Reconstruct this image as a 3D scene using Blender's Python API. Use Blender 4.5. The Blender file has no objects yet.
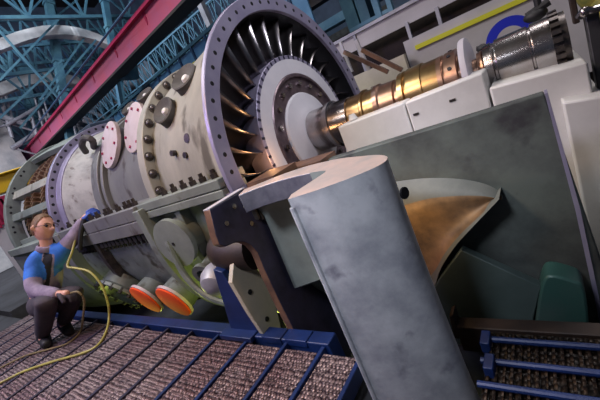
import bpy, bmesh, math, random
from mathutils import Vector, Matrix
from math import sin, cos, pi, radians, hypot, atan2
random.seed(7)
sc = bpy.context.scene
COL = sc.collection

# ------------------------------------------------------------------ camera
F = 340.5556
CP = Vector((1.3847, -2.194, 0.1897))
_y, _p, _r = 2.2563, -0.2382, -0.4045
FW = Vector((cos(_p)*cos(_y), cos(_p)*sin(_y), sin(_p)))
_R0 = Vector((sin(_y), -cos(_y), 0)); _U0 = _R0.cross(FW)
RT = cos(_r)*_R0 + sin(_r)*_U0
UP = -sin(_r)*_R0 + cos(_r)*_U0
cam = bpy.data.cameras.new('camera'); cam.sensor_width = 36; cam.lens = 36*F/600
cam.clip_start = .02; cam.clip_end = 200
co = bpy.data.objects.new('camera', cam); COL.objects.link(co)
co.matrix_world = Matrix(((RT.x, UP.x, -FW.x, CP.x), (RT.y, UP.y, -FW.y, CP.y), (RT.z, UP.z, -FW.z, CP.z), (0, 0, 0, 1)))
sc.camera = co

def _ray(x, y): return RT*((x-300)/F) - UP*((y-200)/F) + FW
def onx(x, y, v): d = _ray(x, y); return CP + d*((v-CP.x)/d.x)
def ony(x, y, v): d = _ray(x, y); return CP + d*((v-CP.y)/d.y)
def onz(x, y, v): d = _ray(x, y); return CP + d*((v-CP.z)/d.z)
def atd(x, y, d): return CP + _ray(x, y)*d
FZ = -0.8

# ------------------------------------------------------------------ materials
def mat(name, c, rough=.5, metal=0., c2=None, scale=6., lo=.4, hi=.62, bump=0., bscale=60., detail=6., emit=0., stretch=(1, 1, 1), c3=None, s3=25.):
    m = bpy.data.materials.new(name); m.use_nodes = True
    nt = m.node_tree; N = nt.nodes; L = nt.links
    b = N['Principled BSDF']
    b.inputs['Roughness'].default_value = rough; b.inputs['Metallic'].default_value = metal
    b.inputs['Base Color'].default_value = (*c, 1)
    tc = N.new('ShaderNodeTexCoord'); mp = N.new('ShaderNodeMapping'); mp.inputs['Scale'].default_value = stretch
    L.new(tc.outputs['Object'], mp.inputs['Vector'])
    last = None
    if c2 is not None:
        n = N.new('ShaderNodeTexNoise'); n.inputs['Scale'].default_value = scale; n.inputs['Detail'].default_value = detail; n.inputs['Roughness'].default_value = .65
        r = N.new('ShaderNodeValToRGB'); r.color_ramp.elements[0].position = lo; r.color_ramp.elements[1].position = hi
        r.color_ramp.elements[0].color = (*c, 1); r.color_ramp.elements[1].color = (*c2, 1)
        L.new(mp.outputs[0], n.inputs['Vector']); L.new(n.outputs['Fac'], r.inputs['Fac']); last = r.outputs['Color']
        if c3 is not None:
            n2 = N.new('ShaderNodeTexNoise'); n2.inputs['Scale'].default_value = s3; n2.inputs['Detail'].default_value = 8
            r2 = N.new('ShaderNodeValToRGB'); r2.color_ramp.elements[0].position = .58; r2.color_ramp.elements[1].position = .68
            mx = N.new('ShaderNodeMix'); mx.data_type = 'RGBA'; mx.inputs['B'].default_value = (*c3, 1)
            L.new(mp.outputs[0], n2.inputs['Vector']); L.new(n2.outputs['Fac'], r2.inputs['Fac']); L.new(r2.outputs['Color'], mx.inputs['Factor'])
            L.new(last, mx.inputs['A']); last = mx.outputs['Result']
        L.new(last, b.inputs['Base Color'])
    if bump:
        n = N.new('ShaderNodeTexNoise'); n.inputs['Scale'].default_value = bscale; n.inputs['Detail'].default_value = 4
        bp = N.new('ShaderNodeBump'); bp.inputs['Strength'].default_value = bump; bp.inputs['Distance'].default_value = .01
        L.new(mp.outputs[0], n.inputs['Vector']); L.new(n.outputs['Fac'], bp.inputs['Height']); L.new(bp.outputs[0], b.inputs['Normal'])
    if emit:
        b.inputs['Emission Color'].default_value = (*c, 1); b.inputs['Emission Strength'].default_value = emit
    return m

M = {}
M['cream'] = mat('aged_cream_paint', (.40, .385, .335), .45, .1, (.25, .25, .225), 3.5, .35, .7, .12, 40, c3=(.13, .12, .10), s3=6, stretch=(1, 1, .45))
M['creamscratch'] = mat('scratched_cream_paint', (.46, .44, .40), .42, .15, (.24, .23, .21), 5, .4, .75, .15, 50, stretch=(.6, 3, .5), c3=(.2, .17, .15), s3=9)
M['lilac'] = mat('machined_lilac_flange', (.36, .34, .47), .38, .35, (.27, .25, .38), 5, .35, .7)
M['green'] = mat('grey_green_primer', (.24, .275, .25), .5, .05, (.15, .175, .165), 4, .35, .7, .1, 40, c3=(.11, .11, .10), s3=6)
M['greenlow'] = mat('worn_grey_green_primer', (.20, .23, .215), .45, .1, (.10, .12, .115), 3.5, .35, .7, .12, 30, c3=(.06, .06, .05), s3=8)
M['greymid'] = mat('mid_grey_casing', (.22, .225, .22), .45, .2, (.16, .16, .17), 4, .35, .7, .1, 40, c3=(.09, .08, .08), s3=9, stretch=(1, 1, .5))
M['pinkwhite'] = mat('pale_pink_cover', (.62, .52, .54), .4, .1, (.50, .42, .42), 6, .4, .7)
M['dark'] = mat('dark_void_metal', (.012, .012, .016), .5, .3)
M['bolt'] = mat('dark_bolt_steel', (.06, .055, .06), .35, .7, (.12, .1, .09), 20)
M['boss'] = mat('brown_grey_cast', (.05, .047, .046), .75, 0, (.09, .085, .08), 10)
M['steel'] = mat('polished_steel', (.50, .49, .50), .24, 1., (.36, .30, .28), 7, .35, .7, .05, 90)
M['copper'] = mat('coppery_journal', (.44, .27, .19), .3, .9, (.24, .15, .12), 6, .35, .65)
M['gold'] = mat('golden_seal_ring', (.50, .34, .15), .28, .95, (.28, .17, .09), 7, .35, .7)
M['blade'] = mat('dark_blade_steel', (.34, .32, .33), .28, 1., (.22, .21, .23), 6, .35, .7)
M['hubwhite'] = mat('pale_hub_face', (.72, .71, .76), .45, .05, (.62, .61, .68), 4, .35, .7)
M['white'] = mat('white_bearing_cover', (.66, .65, .64), .45, 0, (.56, .55, .54), 4, .4, .7, .05, 40)
M['hubdark'] = mat('dark_coupling_face', (.12, .09, .11), .35, .6, (.2, .15, .17), 14)
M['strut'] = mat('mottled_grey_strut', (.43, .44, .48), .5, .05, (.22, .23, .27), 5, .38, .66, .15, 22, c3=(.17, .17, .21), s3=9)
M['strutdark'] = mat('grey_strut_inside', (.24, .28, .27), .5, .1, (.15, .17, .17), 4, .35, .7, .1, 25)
M['peach'] = mat('bare_peach_joint_face', (.56, .42, .37), .4, .2, (.36, .33, .32), 8, .35, .7, .05, 80)
M['steelgrey'] = mat('worn_grey_joint_steel', (.15, .15, .19), .4, .3, (.06, .06, .09), 9, .36, .66, .1, 40)
M['plate'] = mat('dark_slate_plate', (.09, .107, .10), .65, .0, (.022, .023, .026), 2.2, .36, .62, .1, 20, c3=(.03, .03, .035), s3=6)
M['horn'] = mat('tan_brown_horn', (.27, .165, .085), .5, .1, (.075, .05, .035), 6, .35, .65, .15, 20)
M['hornrim'] = mat('pale_horn_rim', (.15, .16, .15), .6, 0, (.09, .10, .10), 6, .35, .7)
M['indigo'] = mat('dark_indigo_steel', (.055, .05, .10), .4, .4, (.025, .025, .04), 6, .35, .7, .05, 40)
M['brownedge'] = mat('rusty_copper_edge', (.20, .105, .065), .45, .3, (.10, .055, .04), 8)
M['blue'] = mat('royal_blue_paint', (.006, .024, .12), .45, .1, (.003, .012, .06), 6, .35, .7)
M['beige'] = mat('beige_support_plate', (.50, .44, .33), .5, .05, (.38, .35, .28), 6, .35, .7)
M['orange'] = mat('orange_plastic_cover', (.95, .10, .012), .9, 0, (.80, .065, .008), 5)
M['rubber'] = mat('black_rubber', (.015, .015, .018), .6)
M['brownfin'] = mat('brown_stator_blade', (.52, .34, .22), .4, .4, (.26, .16, .11), 12)
M['teal'] = mat('dark_teal_plate', (.06, .085, .085), .5, .1, (.04, .06, .06), 3, .4, .65)
M['teal2'] = mat('teal_green_block', (.03, .085, .075), .45, .1, (.05, .09, .085), 4, .45, .65)
M['brownsteel'] = mat('dark_brown_steel', (.035, .02, .015), .55, .2, (.018, .011, .01), 10)
M['concrete'] = mat('dark_concrete', (.05, .05, .06), .8, 0, (.03, .03, .035), 3)
M['redbeam'] = mat('crane_red_paint', (.50, .085, .15), .45, .05, (.40, .10, .22), 1.2, .35, .7)
M['redlip'] = mat('deep_red_paint', (.32, .01, .06), .45)
M['yellow'] = mat('crane_yellow_paint', (.80, .50, .015), .45, 0, (.62, .36, .01), 2)
M['tealsteel'] = mat('teal_blue_steel', (.035, .10, .155), .55, .1, (.07, .17, .22), 2, .4, .65)
M['bluesteel'] = mat('pale_blue_steel', (.07, .17, .27), .55, .1, (.12, .24, .34), 2, .4, .65)
M['navysteel'] = mat('navy_lattice_steel', (.02, .05, .12), .5, .1, (.03, .08, .16), 2)
M['arch'] = mat('pale_arch_cladding', (.55, .53, .54), .6, 0, (.32, .33, .36), 1.5)
M['meshpanel'] = mat('blue_mesh_panel', (.07, .20, .38), .5, .1, (.12, .28, .46), 3, .4, .65)
M['hallwall'] = mat('dark_hall_wall', (.02, .032, .06), .8, 0, (.045, .065, .11), .8)
M['roof'] = mat('dark_brown_roof', (.035, .026, .026), .8, 0, (.02, .016, .02), 1)
M['platform'] = mat('pale_lilac_panel', (.50, .47, .52), .5, 0, (.42, .40, .44), 1.5)
M['offwhite'] = mat('off_white_panel', (.62, .56, .47), .55, 0, (.52, .46, .40), 3)
M['lime'] = mat('lime_yellow_stripe', (.62, .60, .03), .5)
M['pipe'] = mat('pale_grey_pipe', (.40, .40, .46), .45, .2, (.26, .26, .31), 4)
M['skin'] = mat('skin', (.62, .33, .24), .5, 0, (.55, .26, .18), 12)
M['hair'] = mat('short_brown_hair', (.17, .085, .035), .6, 0, (.10, .05, .02), 50, bump=.4, bscale=150)
M['jacketblue'] = mat('blue_work_cloth', (.03, .17, .62), .8, 0, (.02, .11, .45), 8, bump=.2, bscale=40)
M['jacketgrey'] = mat('mauve_grey_work_cloth', (.30, .24, .32), .85, 0, (.19, .15, .22), 9, bump=.4, bscale=30)
M['trouser'] = mat('dark_work_trousers', (.035, .03, .045), .85, 0, (.06, .045, .055), 10, bump=.3, bscale=30)
M['shirt'] = mat('black_shirt', (.012, .012, .018), .85)
M['gloveblue'] = mat('blue_glove', (.015, .05, .32), .6, 0, (.03, .09, .42), 20)
M['glass'] = mat('clear_safety_lens', (.7, .75, .8), .08)
M['hose'] = mat('yellow_hose', (.42, .38, .09), .45, 0, (.32, .28, .08), 10)
M['hosetan'] = mat('tan_hose', (.20, .15, .07), .5)
M['strap'] = mat('black_strap', (.012, .011, .016), .6)
M['bluering'] = mat('cobalt_blue_ring', (.008, .02, .40), .4)
M['yellowcloth'] = mat('mottled_yellow_cover', (.42, .30, .03), .6, 0, (.12, .13, .03), 9, .4, .6)
M['greypost'] = mat('charcoal_post', (.05, .05, .055), .5, .2, (.03, .03, .035), 5)

def grating_mat(name, ca, cb):
    m = bpy.data.materials.new(name); m.use_nodes = True
    nt = m.node_tree; N = nt.nodes; L = nt.links; b = N['Principled BSDF']
    b.inputs['Roughness'].default_value = .42; b.inputs['Metallic'].default_value = .45
    tc = N.new('ShaderNodeTexCoord')
    v = N.new('ShaderNodeTexVoronoi'); v.inputs['Scale'].default_value = 62; v.inputs['Randomness'].default_value = .45
    mp = N.new('ShaderNodeMapping'); mp.inputs['Scale'].default_value = (1, .7, 1)
    L.new(tc.outputs['Object'], mp.inputs[0]); L.new(mp.outputs[0], v.inputs['Vector'])
    r = N.new('ShaderNodeValToRGB'); r.color_ramp.elements[0].position = .25; r.color_ramp.elements[1].position = .62
    r.color_ramp.elements[0].color = (*ca, 1); r.color_ramp.elements[1].color = (ca[0]*.12, ca[1]*.10, ca[2]*.13, 1)
    L.new(v.outputs['Distance'], r.inputs['Fac'])
    n = N.new('ShaderNodeTexNoise'); n.inputs['Scale'].default_value = 2.2; L.new(tc.outputs['Object'], n.inputs['Vector'])
    mx = N.new('ShaderNodeMix'); mx.data_type = 'RGBA'; mx.blend_type = 'MULTIPLY'; mx.inputs['Factor'].default_value = .8
    r2 = N.new('ShaderNodeValToRGB'); r2.color_ramp.elements[0].position = .4; r2.color_ramp.elements[1].position = .6
    r2.color_ramp.elements[0].color = (1, 1, 1, 1); r2.color_ramp.elements[1].color = (*cb, 1)
    L.new(n.outputs['Fac'], r2.inputs['Fac']); L.new(r.outputs['Color'], mx.inputs['A']); L.new(r2.outputs['Color'], mx.inputs['B'])
    L.new(mx.outputs['Result'], b.inputs['Base Color'])
    bp = N.new('ShaderNodeBump'); bp.inputs['Strength'].default_value = .8; bp.inputs['Distance'].default_value = .012; bp.invert = True
    L.new(v.outputs['Distance'], bp.inputs['Height']); L.new(bp.outputs[0], b.inputs['Normal'])
    return m
M['grate'] = grating_mat('serrated_grating', (.36, .27, .27), (.62, .46, .5))
M['gratebrown'] = grating_mat('shaded_brown_grating', (.035, .021, .013), (.5, .4, .35))  # brown darkened to near-black, shade over the step put into the colour

# ------------------------------------------------------------------ mesh building
class MB:
    def __init__(s): s.v = []; s.f = []; s.mi = []
    def add(s, vs, fs, mi=0):
        o = len(s.v); s.v += [Vector(a) for a in vs]
        for f in fs: s.f.append([i+o for i in f]); s.mi.append(mi)
        return s
    def box(s, a, b, mi=0):
        x0, x1 = sorted((a[0], b[0])); y0, y1 = sorted((a[1], b[1])); z0, z1 = sorted((a[2], b[2]))
        return s.hexa([(x0,y0,z0),(x1,y0,z0),(x1,y1,z0),(x0,y1,z0),(x0,y0,z1),(x1,y0,z1),(x1,y1,z1),(x0,y1,z1)], mi)
    def hexa(s, p, mi=0):
        return s.add(p, [(0,3,2,1),(4,5,6,7),(0,1,5,4),(1,2,6,5),(2,3,7,6),(3,0,4,7)], mi)
    def bar(s, p0, p1, w, h=None, up=Vector((0,0,1)), mi=0):
        p0 = Vector(p0); p1 = Vector(p1); h = h or w
        d = (p1-p0).normalized()
        if abs(d.dot(up)) > .97: up = Vector((1, 0, 0))
        a = d.cross(up).normalized()*w/2; b = a.cross(d).normalized()*h/2
        return s.hexa([p0-a-b, p0+a-b, p1+a-b, p1-a-b, p0-a+b, p0+a+b, p1+a+b, p1-a+b], mi)
    def cyl(s, p0, p1, r0, r1=None, n=24, mi=0, caps=True, cap_mi=None):
        r1 = r0 if r1 is None else r1
        return s.lathe(p0, Vector(p1)-Vector(p0), [(0, r0), (1, r1)], n, mi, caps, cap_mi, unit=True)
    def lathe(s, p0, axis, prof, n=24, mi=0, caps=True, cap_mi=None, unit=False):
        p0 = Vector(p0); ax = Vector(axis); ln = ax.length; d = ax/ln
        t = Vector((0, 0, 1)) if abs(d.z) < .9 else Vector((1, 0, 0))
        u = d.cross(t).normalized(); w = d.cross(u)
        vs = []; k = ln if unit else 1
        for (h, r) in prof:
            for i in range(n):
                a = 2*pi*i/n; vs.append(p0 + d*(h*k) + (u*cos(a)+w*sin(a))*r)
        fs = []; m = len(prof)
        for j in range(m-1):
            for i in range(n): fs.append((j*n+i, j*n+(i+1) % n, (j+1)*n+(i+1) % n, (j+1)*n+i))
        s.add(vs, fs, mi)
        if caps:
            o = len(s.v)-len(vs)
            s.f.append([o+i for i in range(n)][::-1]); s.mi.append(mi if cap_mi is None else cap_mi)
            s.f.append([o+(m-1)*n+i for i in range(n)]); s.mi.append(mi if cap_mi is None else cap_mi)
        return s
    def tube(s, path, r, n=8, mi=0):
        P = [Vector(p) for p in path]; vs = []; fs = []
        up = Vector((0, 0, 1))
        for i, p in enumerate(P):
            d = (P[min(i+1, len(P)-1)]-P[max(i-1, 0)]).normalized()
            u = d.cross(up)
            if u.length < .1: u = d.cross(Vector((1, 0, 0)))
            u.normalize(); w = d.cross(u)
            rr = r[i] if isinstance(r, (list, tuple)) else r
            for k in range(n):
                a = 2*pi*k/n; vs.append(p+(u*cos(a)+w*sin(a))*rr)
        for i in range(len(P)-1):
            for k in range(n): fs.append((i*n+k, i*n+(k+1) % n, (i+1)*n+(k+1) % n, (i+1)*n+k))
        fs.append(list(range(n))[::-1]); fs.append([(len(P)-1)*n+k for k in range(n)])
        return s.add(vs, fs, mi)
    def prism(s, poly, ext, mi=0, side_mi=None):
        n = len(poly); e = Vector(ext); P = [Vector(p) for p in poly]
        s.add(P+[p+e for p in P], [list(range(n))[::-1], [n+i for i in range(n)]], mi)
        o = len(s.v)-2*n
        for i in range(n):
            s.f.append([o+i, o+(i+1) % n, o+n+(i+1) % n, o+n+i]); s.mi.append(mi if side_mi is None else side_mi)
        return s
    def rev(s, prof, a0, a1, n=64, drop=0., mi=0, close=True, mis=None):
        """closed section prof [(x,r)] swept about the X axis from a0 to a1 degrees; below the axis lowered by drop"""
        path = []
        for i in range(n+1):
            a = radians(a0+(a1-a0)*i/n); path.append((cos(a), sin(a), 0))
        if drop:
            path = [(-1, 0, 0)] + [(c, q, -drop) for c, q, _ in path] + [(1, 0, 0)]
        full = abs(a1-a0) >= 359.9 and not drop
        if full: path = path[:-1]
        vs = []; fs = []; m = len(prof)
        for c, q, dz in path:
            for (x, r) in prof: vs.append((x, r*c, r*q+dz))
        K = len(path); mm = []
        for i in range(K if full else K-1):
            j = (i+1) % K
            for k in range(m if close else m-1):
                l = (k+1) % m
                fs.append((i*m+k, j*m+k, j*m+l, i*m+l)); mm.append(mi if mis is None else mis[k])
        o = len(s.v); s.v += [Vector(a) for a in vs]
        for f, q in zip(fs, mm): s.f.append([i+o for i in f]); s.mi.append(q)
        if close and not full:
            s.f.append([o+k for k in range(m)]); s.mi.append(mi); s.f.append([o+(K-1)*m+k for k in range(m)][::-1]); s.mi.append(mi)
        return s
    def sphere(s, c, r, n=12, m=8, mi=0, sc3=(1, 1, 1)):
        vs = [(c[0], c[1], c[2]+r*sc3[2])]
        for j in range(1, m):
            t = pi*j/m
            for i in range(n):
                a = 2*pi*i/n; vs.append((c[0]+r*sc3[0]*sin(t)*cos(a), c[1]+r*sc3[1]*sin(t)*sin(a), c[2]+r*sc3[2]*cos(t)))
        vs.append((c[0], c[1], c[2]-r*sc3[2])); fs = []
        for i in range(n): fs.append((0, 1+i, 1+(i+1) % n))
        for j in range(m-2):
            for i in range(n): fs.append((1+j*n+i, 1+(j+1)*n+i, 1+(j+1)*n+(i+1) % n, 1+j*n+(i+1) % n))
        q = len(vs)-1
        for i in range(n): fs.append((q, 1+(m-2)*n+(i+1) % n, 1+(m-2)*n+i))
        return s.add(vs, fs, mi)
    def grid(s, rows, mi=0):
        n = len(rows[0]); vs = [p for r in rows for p in r]; fs = []
        for j in range(len(rows)-1):
            for i in range(n-1): fs.append((j*n+i, j*n+i+1, (j+1)*n+i+1, (j+1)*n+i))
        return s.add(vs, fs, mi)
    def turn(s, piv, deg):
        m = Matrix.Translation(Vector(piv)) @ Matrix.Rotation(radians(deg), 4, 'Z') @ Matrix.Translation(-Vector(piv))
        s.v = [m @ v for v in s.v]; return s
    def build(s, name, mats, parent=None, bevel=0., smooth=35, solid=0.):
        mats = mats if isinstance(mats, (list, tuple)) else [mats]
        off = wloc(parent) if parent else Vector((0, 0, 0))
        me = bpy.data.meshes.new(name)
        me.from_pydata([v-off for v in s.v], [], s.f)
        for m in mats: me.materials.append(M[m] if isinstance(m, str) else m)
        for p, i in zip(me.polygons, s.mi): p.material_index = i
        bm = bmesh.new(); bm.from_mesh(me); bmesh.ops.remove_doubles(bm, verts=bm.verts, dist=1e-5)
        bmesh.ops.recalc_face_normals(bm, faces=bm.faces); bm.to_mesh(me); bm.free()
        if smooth:
            me.polygons.foreach_set('use_smooth', [True]*len(me.polygons)); me.set_sharp_from_angle(angle=radians(smooth))
        o = bpy.data.objects.new(name, me); COL.objects.link(o)
        if parent: o.parent = parent
        if solid:
            q = o.modifiers.new('s', 'SOLIDIFY'); q.thickness = solid; q.offset = 0
        if bevel:
            b = o.modifiers.new('b', 'BEVEL'); b.width = bevel; b.segments = 2; b.limit_method = 'ANGLE'; b.angle_limit = radians(40)
        return o
def wloc(o):
    v = Vector((0, 0, 0))
    while o is not None: v = v+Vector(o.location); o = o.parent
    return v
def tag(o, label=None, cat=None, group=None, kind=None):
    if label: o['label'] = label
    if cat: o['category'] = cat
    if group: o['group'] = group
    if kind: o['kind'] = kind
    return o
def thing(name, label, cat, loc, group=None):
    o = bpy.data.objects.new(name, None); COL.objects.link(o); o.location = loc; o.empty_display_size = .1
    return tag(o, label, cat, group)
def struct(name, mb, m): return tag(mb.build(name, m), kind='structure')
def dup(o, loc=None, rot=None):
    c = o.copy(); COL.objects.link(c)
    if loc is not None: c.location = loc
    if rot is not None: c.rotation_euler = rot
    return c
def smoothpath(pts, k=6):
    P = [Vector(p) for p in pts]; out = []
    for i in range(len(P)-1):
        p0 = P[max(i-1, 0)]; p1 = P[i]; p2 = P[i+1]; p3 = P[min(i+2, len(P)-1)]
        for j in range(k):
            t = j/k
            out.append(.5*((2*p1)+(p2-p0)*t+(2*p0-5*p1+4*p2-p3)*t*t+(3*p1-p0-3*p2+p3)*t**3))
    out.append(P[-1]); return out

# ================================================================== SETTING
b = MB()
b.box((-16, -6, FZ-1.6), (9, 10, FZ-1.5)); struct('floor', b, 'concrete')
b = MB(); b.box((-16, -6, FZ-.30), (9, -1.3, FZ-.12)); b.box((-16, 1.6, FZ-.3), (9, 10, FZ-.02)); b.box((1.6, -1.3, FZ-.3), (9, 1.6, FZ-.12)); b.box((-16, -1.3, FZ-.3), (-5.2, 1.6, FZ-.02))
struct('trim_1', b, 'concrete')
b = MB(); b.box((-16.2, -6, FZ-1.6), (-16, 10, 9)); struct('wall_back', b, 'hallwall')
b = MB(); b.box((-16, 9.8, FZ-1.6), (9, 10, 9)); struct('wall_side', b, 'hallwall')
b = MB(); b.box((-16.2, -6, 9), (9, 10, 9.2)); struct('ceiling', b, 'roof')

# ================================================================== CASING
cas = thing('compressor_casing', 'large aged cream and grey-green compressor casing with lilac flanges and a man kneeling beside it', 'turbine casing', (-1.4, 0, FZ-1.0))
# front conical shell, upper half
b = MB(); b.rev([(-.025, .965), (-.08, .935), (-.35, .878), (-.6, .842), (-.9, .80), (-.9, .70), (-.3, .84), (-.025, .887)], 0, 180, 72, mis=[0, 0, 0, 0, 0, 1, 1, 0]); b.build('front_shell', ['cream', 'dark'], cas)  # inner bore faces near-black, standing in for the shade inside
# front flange, upper half, with a bolt circle of holes
def ring(b, x0, x1, r0, r1, a0, a1, n=72, drop=0, mi=0): b.rev([(x0, r0), (x0, r1), (x1, r1), (x1, r0)], a0, a1, n, drop, mi)
b = MB(); ring(b, -.03, 0, .887, .99, -4, 184, 84)
for k in range(30):
    a = radians(178-6*k)
    if k in (): continue
    c = Vector((0, .94*cos(a), .94*sin(a)))
    b.cyl(c+Vector((-.01, 0, 0)), c+Vector((.0015, 0, 0)), .0145, n=12, mi=1)
b.build('front_flange', ['lilac', 'dark'], cas, bevel=.004)
# mid flange upper
b = MB(); ring(b, -.99, -.9, .76, .878, 0, 180); b.build('mid_flange', 'cream', cas, bevel=.006)
bolt0 = None
for k in range(15):
    a = radians(176-8.7*k); c = Vector((-.9, .838*cos(a), .838*sin(a)))
    if bolt0 is None:
        b = MB(); b.lathe(c, (1, 0, 0), [(0, .034), (.006, .034), (.008, .026), (.018, .024), (.028, .015), (.03, .002)], 14)
        bolt0 = b.build('bolt', 'bolt', cas); base = c
    else:
        o = dup(bolt0); o.location = Vector(bolt0.location)+(c-base)
# small hex bolts & port on the cream cone
for a, x in ((166, -.42), (167, -.30), (160, -.36), (163, -.55)):
    a = radians(a); r = .868; b = MB()
    c = Vector((x, r*cos(a), r*sin(a))); n = Vector((0, cos(a), sin(a)))
    b.cyl(c-n*.03, c+n*.015, .03 if x == -.36 else .02, n=12); b.build('plug', 'bolt', cas)
# trunnion bosses
for (x, y, z, r) in ((-.38, -.60, .63, .10), (-.60, -.685, .51, .092), (-1.07, -.44, .735, .075), (-1.32, -.46, .715, .07)):
    c = Vector((x, y, z)); n = Vector((0, y, z)).normalized(); n = (n+Vector((.12, 0, 0))).normalized()
    b = MB(); b.lathe(c-n*.10, n, [(0, r*1.25), (.11, r), (.145, r*1.02), (.150, r*.93), (.125, r*.55), (.12, r*.32)], 28, caps=True)
    t = b.build('trunnion', 'boss', cas)
    b = MB(); b.lathe(c+n*.018, n, [(0, r*.30), (.02, r*.22), (.026, r*.1)], 12); b.build('trunnion_pin', 'white', t)
# mid shells
b = MB(); b.rev([(-.99, .79), (-1.15, .775), (-1.5, .77), (-1.95, .745), (-1.95, .66), (-.99, .68)], 0, 180, 64); b.build('mid_shell', 'greymid', cas)
b = MB(); b.rev([(-1.95, .775), (-2.2, .80), (-2.55, .83), (-2.72, .845), (-2.72, .74), (-1.95, .66)], 0, 180, 64); b.build('rear_shell', 'creamscratch', cas)
b = MB(); ring(b, -2.0, -1.86, .7, .82, 0, 180); ring(b, -1.85, -1.80, .7, .80, 0, 180); b.build('shell_rib', 'greymid', cas, bevel=.008)
# lilac rear flange with holes
b = MB(); b.rev([(-2.86, .78), (-2.86, .945), (-2.78, .945), (-2.78, .87), (-2.70, .855), (-2.70, .78)], 0, 180, 72)
for k in range(30):
    a = radians(178-5.6*k); c = Vector((-2.78, .908*cos(a), .908*sin(a)))
    b.cyl(c-Vector((.01, 0, 0)), c+Vector((.0015, 0, 0)), .017, n=10, mi=1)
b.build('rear_flange', ['lilac', 'dark'], cas, bevel=.004)
# two blanked nozzles on the shoulder
for (c, n, r) in ((Vector((-1.64, -.62, .56)), Vector((-.09, -.88, .46)), .205), (Vector((-1.19, -.61, .575)), Vector((-.09, -.88, .46)), .20)):
    n.normalize()
    b = MB(); b.cyl(c-n*.22, c-n*.035, r*.80, r*.80, n=32); nk = b.build('nozzle_neck', 'greymid', cas)
    b = MB(); b.lathe(c-n*.04, n, [(0, r*.96), (.0, r), (.032, r), (.034, r*.97)], 40)
    u = n.cross(Vector((0, 0, 1))).normalized(); w = n.cross(u)
    for k in range(7):
        a = 2*pi*k/7+.3; q = c+(u*cos(a)+w*sin(a))*r*.78
        b.cyl(q-n*.01, q+n*.004, .012, n=8, mi=1)
    b.build('nozzle_cover', ['pinkwhite', 'redlip'], nk)
# lifting lug
b = MB(); b.tube(smoothpath([ony(86, 152, -.58), ony(82, 145, -.62), ony(85, 138, -.64), ony(92, 140, -.62), ony(94, 147, -.56)]), .030, 10); b.build('lifting_lug', 'boss', cas)
# split-line flange
def bars(name, segs, m):
    b = MB()
    for s in segs: b.box(*s)
    return b.build(name, m, cas, bevel=.006)
bars('split_flange', [((-.07, -1.0, -.03), (-.99, -.78, .028))], 'green')
bars('split_flange', [((-.07, -1.0, -.085), (-.93, -.8, -.034))], 'green')
bars('split_flange', [((-.985, -1.03, -.07), (-1.93, -.72, .028))], 'greymid')
bars('split_flange', [((-.985, -1.03, -.175), (-2.6, -.74, -.074))], 'greymid')
bars('split_flange', [((-1.93, -.985, -.07), (-2.78, -.72, .015))], 'greymid')
nut0 = None
for k, x in enumerate([-.16, -.27, -.37, -.47, -.58, -.70, -1.06, -1.13, -1.2, -1.33, -1.48, -1.55, -1.72, -1.86, -2.02, -2.2, -2.4]):
    c = Vector((x, -.93 if x > -.95 else -.96, .028)); h = .045 if x > -.95 else .06
    if nut0 is None:
        b = MB(); b.cyl(c, c+Vector((0, 0, .03)), .024, n=6); b.cyl(c+Vector((0, 0, .03)), c+Vector((0, 0, .055)), .013, n=10)
        nut0 = b.build('nut', 'bolt', cas); base = c
    else:
        o = dup(nut0); o.location = Vector(nut0.location)+(c-base)
bb0 = None
for k in range(19):
    x = -1.02-.075*k; c = Vector((x, -.99, -.175))
    if bb0 is None:
        b = MB(); b.cyl(c, c-Vector((0, 0, .055)), .028, n=6); b.cyl(c-Vector((0, 0, .055)), c-Vector((0, 0, .085)), .014, n=8)
        bb0 = b.build('stud', 'rubber', cas); base = c
    else:
        o = dup(bb0); o.location = Vector(bb0.location)+(c-base)
# lower half
D = .3
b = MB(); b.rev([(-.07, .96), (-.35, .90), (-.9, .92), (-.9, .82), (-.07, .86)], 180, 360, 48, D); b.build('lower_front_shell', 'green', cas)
b = MB(); ring(b, -.07, 0, .887, .99, 184, 356, 60); b.build('lower_front_flange', 'lilac', cas)
b = MB(); ring(b, -.985, -.905, .86, 1.05, 180, 360, 48, D); b.build('lower_mid_flange', 'green', cas, bevel=.006)
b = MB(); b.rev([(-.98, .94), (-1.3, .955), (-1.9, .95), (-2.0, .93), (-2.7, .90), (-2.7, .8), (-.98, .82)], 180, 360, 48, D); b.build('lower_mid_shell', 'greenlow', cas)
b = MB(); ring(b, -1.97, -1.90, .86, 1.02, 180, 360, 48, D); b.build('lower_rib', 'bolt', cas, bevel=.006)
b = MB(); ring(b, -2.86, -2.72, .8, 1.0, 180, 360, 48, D); b.build('lower_rear_flange', 'greymid', cas, bevel=.006)
b = MB(); ring(b, -.62, -.56, .86, .985, 186, 360, 48, D); b.build('lower_rib', 'greenlow', cas, bevel=.006)
# side blank flange
c = Vector((-.665, -1.065, -.275)); n = Vector((.10, -1, -.02)).normalized()
b = MB(); b.cyl(c-n*.22, c-n*.03, .14, n=36); nk = b.build('side_nozzle', 'green', cas)
b = MB(); b.lathe(c-n*.035, n, [(0, .165), (.001, .172), (.034, .172), (.035, .165)], 44); b.cyl(c+n*0, c+n*.004, .012, n=8, mi=1); b.build('side_nozzle_cover', ['green', 'dark'], nk)
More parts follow.
